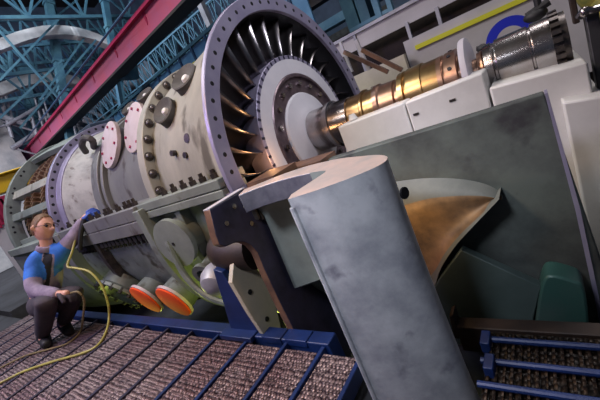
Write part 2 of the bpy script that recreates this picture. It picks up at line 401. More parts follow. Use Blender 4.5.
# orange plastic caps on the drain nozzles
for (c, r) in ((Vector((-1.66, -1.0, -.785)), .162), (Vector((-1.22, -1.0, -.80)), .165)):
    n = Vector((-.04, -.96, -.26)).normalized()
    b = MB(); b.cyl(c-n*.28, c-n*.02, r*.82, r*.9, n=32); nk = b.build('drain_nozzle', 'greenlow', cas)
    b = MB(); b.lathe(c-n*.03, n, [(0, r*1.06), (.022, r*1.06)], 36); b.build('drain_flange', 'pinkwhite', nk)
    b = MB(); b.lathe(c-n*.006, n, [(0, r), (.012, r), (.016, r*.94)], 36); tag(b.build('drain_cap', 'orange', nk), 'orange plastic cap')
# oval manway pocket and pipes under the belly
b = MB(); c = Vector((-2.05, -1.0, -.70)); n = Vector((0, -.9, -.43)).normalized()
b.lathe(c-n*.12, n, [(0, .20), (.10, .20), (.12, .23), (.15, .23), (.152, .2), (.10, .17)], 40)
for k in range(16):
    a = 2*pi*k/16; u = Vector((1, 0, 0)); w = n.cross(u); q = c+n*.03+(u*cos(a)+w*sin(a))*.215; b.cyl(q-n*.03, q+n*.025, .018, n=6, mi=1)
b.build('manway', ['greenlow', 'rubber'], cas)
b = MB(); c = Vector((-.30, -1.10, -.50)); n = Vector((.25, -.85, -.25)).normalized()
b.lathe(c-n*.2, n, [(0, .06), (.14, .07), (.2, .095), (.25, .1), (.30, .08), (.33, .03)], 28); b.build('drain_dome', 'pipe', cas)
b = MB(); c = Vector((-.47, -1.10, -.50)); n = Vector((.2, -.9, -.2)).normalized()
b.lathe(c-n*.2, n, [(0, .05), (.17, .05), (.171, .075), (.2, .075), (.201, .04), (.12, .035)], 24); b.build('drain_stub', 'greenlow', cas)
b = MB(); b.tube(smoothpath([(-.72, -1.06, -.25), (-.66, -1.10, -.5), (-.5, -1.10, -.68), (-.2, -1.05, -.78), (.0, -1.0, -.82)]), .022, 8); b.build('flange_edge_tube', 'greenlow', cas)  # tube standing for the mid flange's lit lower edge
b = MB(); b.tube(smoothpath([(-.22, -.92, -.36), (-.16, -1.08, -.345), (-.05, -1.12, -.35), (.08, -1.10, -.36)]), .105, 18); b.build('recess_shade_elbow', 'brownsteel', cas)  # added dark elbow standing for the shaded recess under the ear

# ================================================================== REAR CASING
rear = thing('exhaust_casing', 'grey-green skeletal rear casing with windows of brown blades behind the man', 'turbine casing', (-3.5, 0, FZ-1.0))
b = MB(); ring(b, -4.1, -3.98, .91, 1.06, 0, 180)
for k in range(24):
    a = radians(178-7*k-(1.6 if k % 2 else -1.6)); c = Vector((-3.98, 1.01*cos(a), 1.01*sin(a)))
    b.cyl(c-Vector((.01, 0, 0)), c+Vector((.0015, 0, 0)), .018, n=8, mi=1)
b.build('rear_ring', ['green', 'dark'], rear, bevel=.006)
for a0, a1 in ((140, 146), (157, 162), (176, 181)):
    b = MB(); b.rev([(-3.985, 1.0), (-3.985, .9), (-2.86, .80), (-2.86, .92)], a0, a1, 8); b.build('longitudinal_rib', 'cream' if a0 == 140 else 'green', rear, bevel=.006)
b = MB(); b.rev([(-3.97, 1.03), (-3.4, 1.0), (-2.87, .94), (-2.87, .90), (-3.97, .98)], 96, 115, 16); b.build('top_cover', 'green', rear)
b = MB(); b.rev([(-3.97, 1.035), (-3.4, 1.005), (-2.87, .945), (-2.87, .90), (-3.97, .98)], 88, 95.5, 6); b.build('top_cover', 'cream', rear)
b = MB(); b.rev([(-3.98, .70), (-2.86, .62), (-2.86, .58), (-3.98, .6)], 0, 180, 48); b.build('inner_drum', 'brownsteel', rear)
b = MB(); ring(b, -3.26, -3.20, .62, .88, 60, 180, 48); b.build('inner_ring', 'lilac', rear)
fin0 = None
for row, x in enumerate((-3.72, -3.42, -3.05)):
    for k in range(26):
        a = radians(180-3.4*k)
        if fin0 is None:
            b = MB(); b.hexa([(-.09, -.006, .6), (.09, .05, .6), (.09, .062, .6), (-.09, .006, .6), (-.06, -.02, .93), (.06, .04, .93), (.06, .052, .93), (-.06, -.008, .93)])
            me = b.build('stator_blade', 'brownfin', None).data; bpy.data.objects.remove(bpy.data.objects['stator_blade']); fin0 = me
        o = bpy.data.objects.new('stator_blade', fin0); COL.objects.link(o); o.parent = rear
        o.location = Vector((x, 0, 0))-rear.location; o.rotation_euler = (a-pi/2, 0, 0)
b = MB(); b.rev([(-4.1, 1.12), (-2.87, 1.02), (-2.87, .9), (-4.1, 1.0)], 180, 360, 40, .3); b.build('lower_shell', 'greenlow', rear)
b = MB(); b.box((-4.1, -1.14, -.07), (-2.87, -.8, .01)); b.build('split_flange', 'green', rear, bevel=.006)
b = MB(); b.rev([(-4.1, .0), (-4.1, .86), (-4.05, .86), (-4.05, 0)], 0, 180, 40); b.build('back_bulkhead', 'brownsteel', rear)

# ================================================================== ROTOR
rot = thing('turbine_rotor', 'bladed rotor with pale hub and copper banded shaft inside the open front flange', 'rotor', (0, 0, 0))
b = MB()
b.rev([(-.2, .50), (-.05, .555), (-.03, .555), (-.025, .45), (-.2, .40)], 0, 360, 96); b.build('hub_disc', 'hubwhite', rot)
b = MB()
b.rev([(-.2, .54), (-.2, .572), (-.034, .584), (-.030, .58), (-.030, .552)], 0, 360, 90)
for k in range(60):
    a = 2*pi*k/60; c = Vector((-.031, .569*cos(a), .569*sin(a))); t_ = Vector((0, -sin(a), cos(a)))*.008; u_ = Vector((0, cos(a), sin(a)))*.013
    b.hexa([c-t_-u_, c+t_-u_, c+t_+u_, c-t_+u_]+[q+Vector((.003, 0, 0)) for q in (c-t_-u_, c+t_-u_, c+t_+u_, c-t_+u_)], 1)
b.build('blade_root_ring', ['lilac', 'indigo'], rot)
b = MB(); b.rev([(-.1, .30), (-.1, .45), (-.028, .45), (-.020, .44), (-.020, .425), (-.04, .42), (-.04, .30)], 0, 360, 80, mi=0)
for k in range(18):
    a = 2*pi*k/18; c = Vector((-.04, .375*cos(a), .375*sin(a))); b.cyl(c, c+Vector((.022, 0, 0)), .019, n=8, mi=1)
b.build('bolted_ring', ['hubdark', 'steel'], rot)
b = MB(); b.rev([(-.06, .31), (-.035, .31), (-.022, .30), (-.012, .25), (.0, .20), (.012, .175), (.015, .14), (-.02, .05), (-.06, .05)], 0, 360, 72); b.build('hub_cone', 'hubwhite', rot)
NB = 32
n_r = 9; n_c = 7
b = MB(); rows = []
for j in range(n_r):
    t = j/(n_r-1); r = .57+t*(.878-.57)
    stag = radians(25+33*t); ch = .18+.07*t
    rows.append([])
    for i in range(n_c):
        u = i/(n_c-1)-.5; cam_ = .18*ch*(1-4*u*u)
        x = u*ch*cos(stag)-cam_*sin(stag); y = u*ch*sin(stag)+cam_*cos(stag)+.10*t*t
        rows[-1].append(Vector((-.14+x, y, r)))
b.grid(rows)
o0 = b.build('blade', 'blade', None, smooth=80); me = o0.data; bpy.data.objects.remove(o0)
for k in range(NB):
    o = bpy.data.objects.new('blade', me); COL.objects.link(o); o.parent = rot; o.rotation_euler = (2*pi*k/NB, 0, 0)
    q = o.modifiers.new('s', 'SOLIDIFY'); q.thickness = .006; q.offset = 0
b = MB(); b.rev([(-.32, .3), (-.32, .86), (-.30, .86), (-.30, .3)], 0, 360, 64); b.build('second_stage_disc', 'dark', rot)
def shaft(name, prof, m, n=56):
    b = MB(); b.rev([(prof[0][0], 0.02)]+prof+[(prof[-1][0], 0.02)], 0, 360, n); return b.build(name, m, rot, smooth=30)
shaft('journal', [(-.03, .148), (-.02, .152), (.16, .152), (.165, .165), (.195, .165), (.20, .152), (.24, .148), (.33, .143)], 'steel')
shaft('shaft_band', [(.33, .130), (.34, .138), (.43, .138), (.44, .150), (.455, .150), (.46, .136), (.53, .136)], 'gold')
shaft('shaft_band', [(.53, .146), (.56, .148), (.57, .138), (.66, .136), (.665, .118), (.70, .118)], 'copper')
shaft('shaft_band', [(.70, .158), (.73, .160), (.735, .142), (.75, .142), (.755, .163), (.84, .166), (.845, .158), (.93, .158)], 'gold')
shaft('shaft_band', [(.93, .160), (.955, .160), (.957, .145), (.97, .145), (.972, .162), (1.03, .165), (1.035, .14), (1.055, .14)], 'copper')
for k in range(12):
    a = 2*pi*k/12; c = Vector((1.0, .162*cos(a), .162*sin(a))); b = MB(); b.cyl(c, c+Vector((0, .006*cos(a), .006*sin(a))), .011, n=8); b.build('balance_plug', 'dark', rot)
shaft('thrust_collar', [(1.055, .195), (1.065, .2), (1.085, .2), (1.09, .19), (1.092, .06)], 'platform')
# coupling shaft
cpl = thing('coupling_shaft', 'polished steel coupling shaft with toothed end beside the blue ring at the right', 'shaft', (1.3, 0, 0))
def cshaft(name, prof, m):
    b = MB(); b.rev([(prof[0][0], 0.02)]+prof+[(prof[-1][0], 0.02)], 0, 360, 56); return b.build(name, m, cpl, smooth=30)
cshaft('hub', [(1.094, .075), (1.12, .075), (1.121, .10), (1.145, .105), (1.15, .088), (1.165, .088)], 'copper')
cshaft('sleeve', [(1.155, .122), (1.19, .127), (1.195, .118), (1.205, .118), (1.21, .130), (1.35, .134), (1.355, .124), (1.362, .124), (1.366, .136), (1.44, .138)], 'steel')
b = MB()
for k in range(26):
    b.rev([(1.44, .12), (1.44, .155), (1.475, .155), (1.475, .12)], 360/26*k, 360/26*k+7.5, 2)
b.rev([(1.44, .02), (1.44, .135), (1.5, .135), (1.5, .02)], 0, 360, 40); b.build('gear_teeth', 'bolt', cpl)

# ================================================================== INLET CASING
inl = thing('inlet_casing', 'cut-open inlet casing with big mottled grey strut and dark side plate in the foreground', 'turbine casing', (.7, -1.0, FZ))
# plan of the hollow strut at its joint face
def Z(p, z): return Vector((p[0], p[1], z))
outer = smoothpath([(.745, -1.462, 0), (.84, -1.435, 0), (.925, -1.392, 0), (.985, -1.345, 0), (1.0, -1.295, 0), (.975, -1.24, 0), (.92, -1.19, 0), (.85, -1.15, 0), (.76, -1.10, 0), (.68, -1.07, 0)], 5)
inner = smoothpath([(.728, -1.418, 0), (.735, -1.38, 0), (.745, -1.33, 0), (.756, -1.27, 0), (.758, -1.243, 0), (.748, -1.226, 0), (.728, -1.215, 0), (.705, -1.207, 0), (.68, -1.200, 0), (.66, -1.195, 0)], 5)
ZT = -.03
b = MB(); n = len(outer)
ring_ = outer+inner[::-1]; N_ = len(ring_)
zb = FZ-.35
zr_ = [ZT, -.06, -.2, -.35, -.5, -.65, -.8, zb]; NZ = len(zr_)
for z in zr_:
    k_ = ((ZT-z)/.8)**2
    b.v += [Vector((p.x+.022*k_*max(0, (p.x-.74)/.26), p.y-.0*k_, z)) for p in ring_]
for q in range(NZ-1):
    for i in range(N_):
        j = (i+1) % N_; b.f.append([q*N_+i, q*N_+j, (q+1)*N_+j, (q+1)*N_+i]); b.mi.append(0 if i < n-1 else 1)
for i in range(n-1):
    k0, k1 = N_-1-i, N_-2-i
    b.f.append([i, i+1, k1, k0]); b.mi.append(2); e_ = (NZ-1)*N_; b.f.append([e_+i, e_+i+1, e_+k1, e_+k0]); b.mi.append(1)
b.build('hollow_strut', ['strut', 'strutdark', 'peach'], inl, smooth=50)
# a bead on the strut's open edge
b = MB(); b.tube([(.745, -1.455, ZT-.03), (.742, -1.455, zb)], .012, 10); b.build('edge_bead', 'strut', inl)
b = MB(); c = ony(391, 203, -1.30); b.lathe(Vector((1.012, -1.29, -.14)), Vector((.9, -.3, 0)), [(0, .018), (.006, .018), (.006, .01)], 16); b.build('drain_hole', 'dark', inl)
# far arm: thick joint bar + set back wall below
arm_o = smoothpath([(.68, -1.07, 0), (.60, -1.052, 0), (.52, -1.05, 0), (.44, -1.07, 0), (.36, -1.11, 0), (.27, -1.165, 0)], 4)
arm_i = smoothpath([(.66, -1.195, 0), (.58, -1.182, 0), (.50, -1.178, 0), (.42, -1.19, 0), (.36, -1.212, 0), (.31, -1.245, 0)], 4)
b = MB(); poly = arm_o+arm_i[::-1]; k = len(arm_o)
top = [Z(p, ZT) for p in poly]; bot = [Z(p, ZT-.085) for p in poly]; NN = len(poly)
b.add(top+bot, [])
for i in range(NN): b.f.append([i, (i+1) % NN, NN+(i+1) % NN, NN+i]); b.mi.append(0)
for i in range(k-1): b.f.append([i, i+1, NN-2-i, NN-1-i]); b.mi.append(1); b.f.append([NN+i, NN+i+1, NN+NN-2-i, NN+NN-1-i]); b.mi.append(0)
b.build('joint_bar', ['steelgrey', 'peach'], inl, bevel=.004)
b = MB(); w_o = [Vector((p.x-.05, p.y+.10, 0)) for i, p in enumerate(arm_o)]
rows = [[Z(p, z)+Vector((0, dy, 0)) for p in w_o] for z, dy in ((-.10, -.10), (-.14, -.02), (-.2, 0), (-.60, -.02), (-.66, .10), (-.9, .25))]
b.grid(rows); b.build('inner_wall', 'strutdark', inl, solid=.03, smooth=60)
# end plate with ear
b = MB(); X = .15
pl = [(-1.325, -.04), (-1.08, -.045), (-.62, -.12), (-.40, -.5), (-.40, -1.25), (-1.19, -1.25), (-1.195, -.83), (-1.20, -.60), (-1.197, -.42), (-1.19, -.335), (-1.205, -.285), (-1.235, -.25), (-1.275, -.228), (-1.335, -.215), (-1.36, -.19), (-1.355, -.15)]
b.prism([(X+.05, y, z) for y, z in pl], (-.045, 0, 0), 0, 1); b.build('end_plate', ['indigo', 'brownedge'], inl, bevel=.004)
b = MB()
for (y, z) in ((-1.28, -.13), (-1.20, -.085), (-1.15, -.20)): b.cyl((X+.045, y, z), (X+.056, y, z), .012, n=10, mi=0)
b.build('ear_bolt', 'steel', inl)
b = MB()
for k in range(4): b.box((X+.045, -1.115+.022*k, -.20-.012*k), (X+.075, -1.103+.022*k, -.10-.01*k))
b.build('rib_block', 'bolt', inl)
b = MB(); b.box((X+.005, -1.325, -.040), (X+.05, -1.09, -.036)); b.build('ear_top_strip', 'platform', inl)
b = MB(); b.box((.18, -1.05, -.06), (.36, -.86, -.03)); b.box((.02, -.86, -.09), (.50, -.70, -.06)); b.build('joint_gasket', 'brownedge', inl)
# long side plate behind the strut
b = MB(); b.hexa([(.2, -.80, -1.5), (1.50, -.80, -1.5), (1.50, -.74, -1.5), (.2, -.74, -1.5), (.2, -.80, -.082), (1.372, -.80, -.068), (1.372, -.74, -.068), (.2, -.74, -.082)])
b.build('side_plate', 'plate', inl, bevel=.006)
b = MB(); b.hexa([(1.388, -.805, -.5), (1.402, -.805, -.5), (1.402, -.735, -.5), (1.388, -.735, -.5), (1.374, -.805, -.068), (1.382, -.805, -.068), (1.382, -.735, -.068), (1.374, -.735, -.068)])
b.hexa([(1.388, -.805, -1.3), (1.402, -.805, -1.3), (1.402, -.735, -1.3), (1.388, -.735, -1.3), (1.388, -.805, -.5), (1.402, -.805, -.5), (1.402, -.735, -.5), (1.388, -.735, -.5)])
b.build('plate_edge', 'lilac', inl)
# horn: fillet from the plate out to a proud lower lip
A_ = [ony(x, y, -.80) for x, y in ((372, 186), (400, 181), (430, 178), (460, 179), (482, 183), (496, 189), (503, 196))]
B_ = [ony(x, y, -.91) for x, y in ((372, 330), (402, 322), (431, 292), (441, 268), (456, 245), (477, 222), (499, 199))]
A2 = smoothpath(A_, 5); B2 = smoothpath(B_, 5); rows = []
for j in range(15):
    t = j/14; row = []
    for a, c in zip(A2, B2):
        p = a.lerp(c, t)
        yy = -.80-.055*(1-(1-min(t*5, 1))**2)-.06*t**2+.035*math.sin(pi*min(max((t-.15)/.85, 0), 1))
        row.append(Vector((p.x, yy, p.z)))
    rows.append(row)
b = MB(); 
nA = len(A2)
for j in range(14):
    b.grid([rows[j], rows[j+1]], 1 if j < 2 or j > 11 else 0)
# lip and underside returning to the plate
b.grid([rows[-1], [Vector((p.x, -.80, p.z)) for p in rows[-1]]], 1)
b.build('bellmouth_horn', ['horn', 'hornrim'], inl, smooth=60)

# ================================================================== BEARING PEDESTAL
bp = thing('bearing_pedestal', 'white bearing pedestal in stepped blocks under the banded shaft', 'bearing housing', (.9, -.1, FZ))
def blk(name, pts, m='white', depth=.30, bev=.01):
    b = MB(); b.prism(pts, (0, depth, 0)); return b.build(name, m, bp, bevel=bev)
Y = -.30
blk('lower_block', [(.34, Y, .005), (.34, Y, -.10), (.335, Y, -1.1), (.77, Y, -1.1), (.77, Y, .012)], depth=.34)
blk('middle_block', [(.775, Y, .008), (.775, Y, -1.1), (1.16, Y, -1.1), (1.16, Y, .02)], depth=.34)
blk('end_block', [(1.17, Y, -.06), (1.17, Y, -1.1), (1.53, Y, -1.1), (1.53, Y, -.085)], depth=.7)
blk('end_ledge', [(1.42, Y-.1, -.20), (1.42, Y-.1, -1.1), (1.56, Y-.1, -1.1), (1.56, Y-.1, -.22)], depth=.5)
for x, z in ((.80, -.075), (.99, -.066)): b = MB(); b.box((x, Y-.004, z), (x+.03, Y+.02, z+.012)); b.build('clip', 'bolt', bp)
b = MB(); b.cyl((.42, -.22, .01), (.42, -.22, .045), .03, .018, n=16); b.build('oil_plug', 'white', bp)

# ================================================================== things right of the shaft
b = MB(); pr_ = []
for k in range(25):
    a = pi*k/24; pr_.append((cos(a), sin(a)))
rw = [[(1.265+c*r, y, .085+q*r) for r, y in ((.075, .33), (.128, .33), (.128, .37), (.075, .37), (.075, .33))] for c, q in pr_]
b.grid(rw); b.add([rw[0][i] for i in range(4)], [(0, 1, 2, 3)]); b.add([rw[-1][i] for i in range(4)], [(0, 1, 2, 3)])
o = b.build('blue_ring', 'bluering'); tag(o, 'cobalt blue half ring standing behind the polished coupling shaft', 'ring')
b = MB(); b.sphere((1.40, .30, .16), .045, 12, 8, 0, (1.3, 1, .7)); b.cyl((1.36, .3, .17), (1.47, .3, .20), .022, n=10); b.cyl((1.42, .3, .15), (1.42, .3, .24), .018, n=10)
o = b.build('black_fitting', 'rubber'); tag(o, 'black pipe fitting to the right of the blue half ring', 'fitting')
b = MB(); b.sphere((1.13, .22, .10), .03, 12, 8); b.cyl((1.10, .22, .115), (1.16, .22, .10), .014, n=10)
o = b.build('black_fitting', 'rubber'); tag(o, 'small black fitting to the left of the blue half ring', 'fitting')
post = thing('charcoal_post', 'charcoal post with a chromed clamp at the right edge beside the toothed coupling', 'post', (1.56, -.2, FZ))
b = MB(); b.box((1.55, -.24, -1.1), (1.595, -.16, .10)); b.build('post_body', 'greypost', post, bevel=.006)
b = MB(); b.box((1.515, -.23, .07), (1.535, -.16, .28)); b.build('post_head', 'brownsteel', post, bevel=.004)
b = MB(); b.tube(smoothpath([(1.53, -.26, .09), (1.55, -.27, .11), (1.575, -.27, .10), (1.62, -.27, .095), (1.74, -.27, .08)]), .014, 10); b.sphere((1.55, -.27, .105), .02, 12, 8); b.build('clamp_handle', 'steel', post)
b = MB(); b.sphere((1.72, .35, -.02), .13, 20, 14, 0, (.9, .8, 1.6)); b.sphere((1.70, .40, .16), .12, 16, 12); o = b.build('yellow_cover', 'yellowcloth'); tag(o, 'mottled yellow cover heaped behind the charcoal post', 'cover')

# ================================================================== FLOOR GRATINGS
xs = [-4.1, -3.75, -3.4, -3.05, -2.72, -2.40, -2.08, -1.77, -1.47, -1.17, -.88, -.60, -.33, -.07, .20, .42, .62]
lab = None
names = ['by the far left edge', 'second from the far left edge']
for i in range(len(xs)-1):
    x0, x1 = xs[i], xs[i+1]
    b = MB(); b.box((x0+.015, -1.30, FZ-.05), (x1-.015, -3.2, FZ-.004))
    # serrated cross teeth along the panel
    k = 0; yv = -1.315
    while yv > -2.6:
        b.box((x0+.02, yv-.012, FZ-.004), (x1-.02, yv, FZ+.002)); yv -= .030
    o = b.build('floor_grating', 'grate', None, smooth=0)
    tag(o, 'serrated purple-brown floor grating strip, one of the row in front of the casing', 'grating', 'floor grating strips')
    b = MB(); b.box((x1-.010, -1.27, FZ-.06), (x1+.010, -3.2, FZ+.008)); o = b.build('grating_bar', 'blue' if x1 > -.4 else 'indigo', None, bevel=.003)
    if x1 > -.4: tag(o, 'blue steel bar between floor grating strips near the strut foot', 'bar', 'blue grating bars')
    else: tag(o, 'dark steel bar between floor grating strips in front of the casing', 'bar', 'dark grating bars')
eb = MB()
eb.box((-4.2, -1.27, FZ-.14), (.45, -1.19, FZ+.02))
o = eb.build('pit_edge_beam', 'blue', None, bevel=.006); tag(o, 'long blue beam along the pit edge below the orange capped nozzles', 'beam')
bk = thing('blue_bracket', 'royal blue upright gusset bracket standing on the pit edge next to the strut', 'bracket', (-.1, -1.25, FZ))
b = MB(); b.prism([(-.06, -1.24, -.40), (-.12, -1.24, -.38), (-.24, -1.24, FZ+.02), (.02, -1.24, FZ+.02)], (0, .05, 0)); b.build('gusset', 'blue', bk, bevel=.004)
b = MB(); b.box((-.28, -1.30, FZ), (-.02, -1.2, FZ+.03)); b.build('foot_plate', 'blue', bk, bevel=.004)
b = MB(); b.box((.04, -1.275, FZ-.01), (.17, -1.2, FZ+.028)); b.build('foot_bar', 'blue', bk, bevel=.004); b = MB(); b.box((.20, -1.275, FZ-.01), (.33, -1.2, FZ+.028)); b.build('foot_bar', 'blue', bk, bevel=.004)
sp = thing('support_plate', 'beige upright support plate with oval holes leaning between bracket and end plate', 'plate', (.03, -1.2, FZ))
b = MB(); b.prism([(.03, -1.21, -.36), (.03, -1.275, -.44), (.03, -1.265, -.62), (.03, -1.245, FZ+.0), (.03, -1.13, FZ-.05), (.03, -1.06, -.62), (.03, -1.12, -.40)], (-.03, 0, 0)); b.build('plate', 'beige', sp, bevel=.003)
for (x, y) in ((250, 292), (267, 319)):
    c = onx(x, y, .031); b = MB(); b.lathe(c-Vector((.004, 0, 0)), (1, 0, 0), [(0, .014), (.006, .014)], 14); b.build('slot_hole', 'dark', sp)

# right-hand stepped grating
rg = thing('step_platform', 'dark brown serrated step platform with blue rods at the bottom right', 'platform', (1.5, -1.2, FZ))
b = MB(); b.box((1.07, -1.10, FZ-.06), (3.2, -1.5, FZ-.006))
k = 0; xv = 1.08
while xv < 1.9: b.box((xv, -1.11, FZ-.006), (xv+.008, -1.48, FZ+.003)); xv += .022
b.build('tread', 'gratebrown', rg, smooth=0)
for yy in (-1.15, -1.25, -1.345):
    b = MB(); b.tube([(1.06, yy, FZ+.008), (3.2, yy, FZ+.008)], .011, 10); b.build('blue_rod', 'blue', rg)
b = MB(); b.hexa([(.95, -1.09, FZ-.12), (3.2, -1.09, FZ-.12), (3.2, -1.03, FZ-.12), (.95, -1.03, FZ-.12), (.95, -1.09, FZ-.0), (3.2, -1.09, FZ-.0), (3.2, -1.03, FZ-.0), (.95, -1.03, FZ-.0)])
b.prism([(.93, -1.09, FZ-.06), (.955, -1.09, FZ-.06), (.957, -1.09, FZ+.06), (.94, -1.09, FZ+.05)], (0, .06, 0)); b.build('kick_beam', 'brownsteel', rg, bevel=.004)
for yy, x0 in ((-1.165, 1.055), (-1.27, 1.075)):
    b = MB(); b.box((x0, yy-.035, FZ-.01), (x0+.03, yy+.03, FZ+.035)); b.build('blue_stop', 'blue', rg, bevel=.004)

o = MB().prism([ony(x, y, -.93) for x, y in ((428, 302), (438, 281), (461, 250), (541, 287), (535, 312), (528, 345), (430, 345))], (0, .04, 0)).build('teal_plate', 'teal', None, bevel=.004)
tag(o, 'dark grey-teal sheet with sloping top edge standing behind the step platform', 'plate')
o = MB().prism(smoothpath([ony(x, y, -.95) for x, y in ((533, 345), (538, 305), (543, 282), (552, 276), (575, 282), (584, 289), (588, 310), (590, 345))], 4), (0, .10, 0)).build('teal_block', 'teal2', None, bevel=.008)
tag(o, 'teal green rounded block at the right end behind the step platform', 'block')

# ================================================================== PERSON
def skin_mesh(verts, edges, radii, root=0, sub=2):
    me = bpy.data.meshes.new('tmp'); me.from_pydata(verts, edges, [])
    o = bpy.data.objects.new('tmp', me); COL.objects.link(o)
    sk = o.modifiers.new('sk', 'SKIN')
    for i, r in enumerate(radii):
        d = me.skin_vertices[0].data[i]; rr = r if isinstance(r, tuple) else (r, r); d.radius = rr; d.use_root = (i == root)
    ss = o.modifiers.new('ss', 'SUBSURF'); ss.levels = sub; ss.render_levels = sub
    dg = bpy.context.evaluated_depsgraph_get(); dg.update()
    out = bpy.data.meshes.new_from_object(o.evaluated_get(dg)); bpy.data.objects.remove(o)
    return out
def remesh(meshes, vox, its=3):
    bm = bmesh.new()
    for m in meshes: bm.from_mesh(m)
    me = bpy.data.meshes.new('tmp'); bm.to_mesh(me); bm.free()
    o = bpy.data.objects.new('tmp', me); COL.objects.link(o)
    r = o.modifiers.new('r', 'REMESH'); r.mode = 'VOXEL'; r.voxel_size = vox
    s = o.modifiers.new('s', 'SMOOTH'); s.factor = .5; s.iterations = its
    dg = bpy.context.evaluated_depsgraph_get(); dg.update()
    out = bpy.data.meshes.new_from_object(o.evaluated_get(dg)); bpy.data.objects.remove(o)
    return out
def link_mesh(name, me, mats, parent=None):
    off = wloc(parent) if parent else Vector((0, 0, 0))
    me.name = name; me.transform(Matrix.Translation(-off)); me.materials.clear()
    for m in mats: me.materials.append(M[m])
    me.polygons.foreach_set('use_smooth', [True]*len(me.polygons))
    o = bpy.data.objects.new(name, me); COL.objects.link(o)
    if parent: o.parent = parent
    return o
DP = 2.98
J = dict(
    pelvis=atd(43, 304, 3.02), waist=atd(45, 284, 3.00), chest=atd(47, 265, 2.97), neckb=atd(47, 250, 2.95), neck=atd(46.5, 243, 2.94), head=atd(43.5, 228, 2.93),
    shR=atd(33, 263, 2.88), elR=atd(33, 291, 2.77), wrR=atd(60, 294, 2.68), haR=atd(69, 293, 2.66),
    shL=atd(61, 252, 2.97), elL=atd(74, 237, 2.99), wrL=atd(84, 219, 2.98), haL=atd(88, 214, 2.98),
    hpR=atd(39, 306, 2.94), knR=atd(47, 302, 2.62), anR=atd(45, 339, 2.83), 
    hpL=atd(49, 304, 3.06), knL=atd(76, 292, 2.86), anL=atd(68, 326, 3.00))
footR = onz(45, 346, FZ); footL = onz(67, 333, FZ)
J['anR'] = footR+Vector((-.02, .03, .085)); J['anL'] = footL+Vector((-.03, .02, .085))
tdir = (RT*.75-FW*.6); tdir.z = 0; tdir.normalize()
J['toR'] = footR+tdir*.14+Vector((0, 0, .03)); J['toL'] = footL+tdir*.14+Vector((0, 0, .03))
def chainmesh(spec, edges, scale=1.0, root=0):
    ks = list(spec); idx = {k: i for i, k in enumerate(ks)}
    return skin_mesh([J[k] for k in ks], [(idx[a], idx[c]) for a, c in edges], [tuple(q*scale for q in (spec[k] if isinstance(spec[k], tuple) else (spec[k], spec[k]))) for k in ks], idx[ks[root]])
def lerpJ(n, a, c, t): J[n] = J[a].lerp(J[c], t)
lerpJ('upR', 'shR', 'elR', .45); lerpJ('upL', 'shL', 'elL', .45); lerpJ('faR', 'elR', 'wrR', .35); lerpJ('faL', 'elL', 'wrL', .35); lerpJ('thR', 'hpR', 'knR', .45); lerpJ('thL', 'hpL', 'knL', .45)
lerpJ('caR', 'knR', 'anR', .35); lerpJ('caL', 'knL', 'anL', .35)
bodyspec = dict(pelvis=.13, waist=.12, chest=.12, neckb=.052, neck=.050, head=.06, shR=.044, upR=.044, elR=.042, faR=.042, wrR=.028, haR=.03, shL=.044, upL=.044, elL=.042, faL=.042, wrL=.028, haL=.03,
                hpR=.10, thR=.085, knR=.062, caR=.058, anR=.042, toR=.035, hpL=.10, thL=.085, knL=.062, caL=.058, anL=.042, toL=.035)
def chains(spec, lists):
    out = []
    for ks in lists:
        rr = [spec[k] if isinstance(spec[k], tuple) else (spec[k], spec[k]) for k in ks]
        out.append(skin_mesh([J[k] for k in ks], [(i, i+1) for i in range(len(ks)-1)], rr))
    return out
body = chains(bodyspec, [('pelvis', 'waist', 'chest', 'neckb', 'neck', 'head')]+[c_ for s_ in 'RL' for c_ in (('neckb', 'sh'+s_, 'up'+s_, 'el'+s_, 'fa'+s_, 'wr'+s_, 'ha'+s_), ('pelvis', 'hp'+s_, 'th'+s_, 'kn'+s_, 'ca'+s_, 'an'+s_, 'to'+s_))])
# head: front = face direction, hup = crown direction
hup = (UP*.96-RT*.12+FW*.05).normalized(); hf = (RT*.95-FW*.30+UP*.08); hf = (hf-hup*hf.dot(hup)).normalized(); hs = hup.cross(hf)
HC = J['head']; HM = Matrix(((hf.x, hs.x, hup.x, HC.x), (hf.y, hs.y, hup.y, HC.y), (hf.z, hs.z, hup.z, HC.z), (0, 0, 0, 1)))
def g(x, s): return math.exp(-(x/s)**2)
def head_mesh(grow=0., hair=False):
    bm = bmesh.new(); bmesh.ops.create_icosphere(bm, subdivisions=5, radius=1)
    dele = []
    for v in bm.verts:
        x, y, z = v.co
        w = 1-.16*max(0, -z)**1.5
        p = Vector((x*.094*(1-.05*max(0, -z)), y*.074*w, z*.118))
        if not hair and x > 0:
            f = x
            p.x += .036*g(y, .17)*g(z+.16, .13)*f + .016*g(y, .13)*g(z-.02, .17)*f       # nose
            p.x += .009*g(z-.27, .09)*g(y, .6)*f                                            # brow
            p.x -= .014*(g(y-.38, .17)+g(y+.38, .17))*g(z-.10, .11)*f                       # sockets
            p.x += .009*g(y, .24)*g(z+.43, .05)*f + .009*g(y, .22)*g(z+.56, .05)*f-.006*g(y, .28)*g(z+.495, .03)*f
            p.x += .020*g(y, .35)*g(z+.80, .20)*f - .004*g(z+.66, .06)*g(y, .4)*f
        if not hair:
            for sg in (-1, 1):
                e = g(x+.10, .11)*g(z-.02, .20)*max(0, sg*y)
                p.y += sg*.034*e
        else:
            p *= 1+grow
            hl = .30+.55*max(0, x)**1.0*0+(.38 if x > .35 else 0)
            lim = -.42 if x < -.18 else (-.05 if x < .12 else (.05+1.6*(x-.12) if x < .5 else .68))
            if z < lim: dele.append(v)
            else: p += p.normalized()*.004
        v.co = HM @ p
    if hair: bmesh.ops.delete(bm, geom=dele, context='VERTS')
    me = bpy.data.meshes.new('tmp'); bm.to_mesh(me); bm.free(); return me
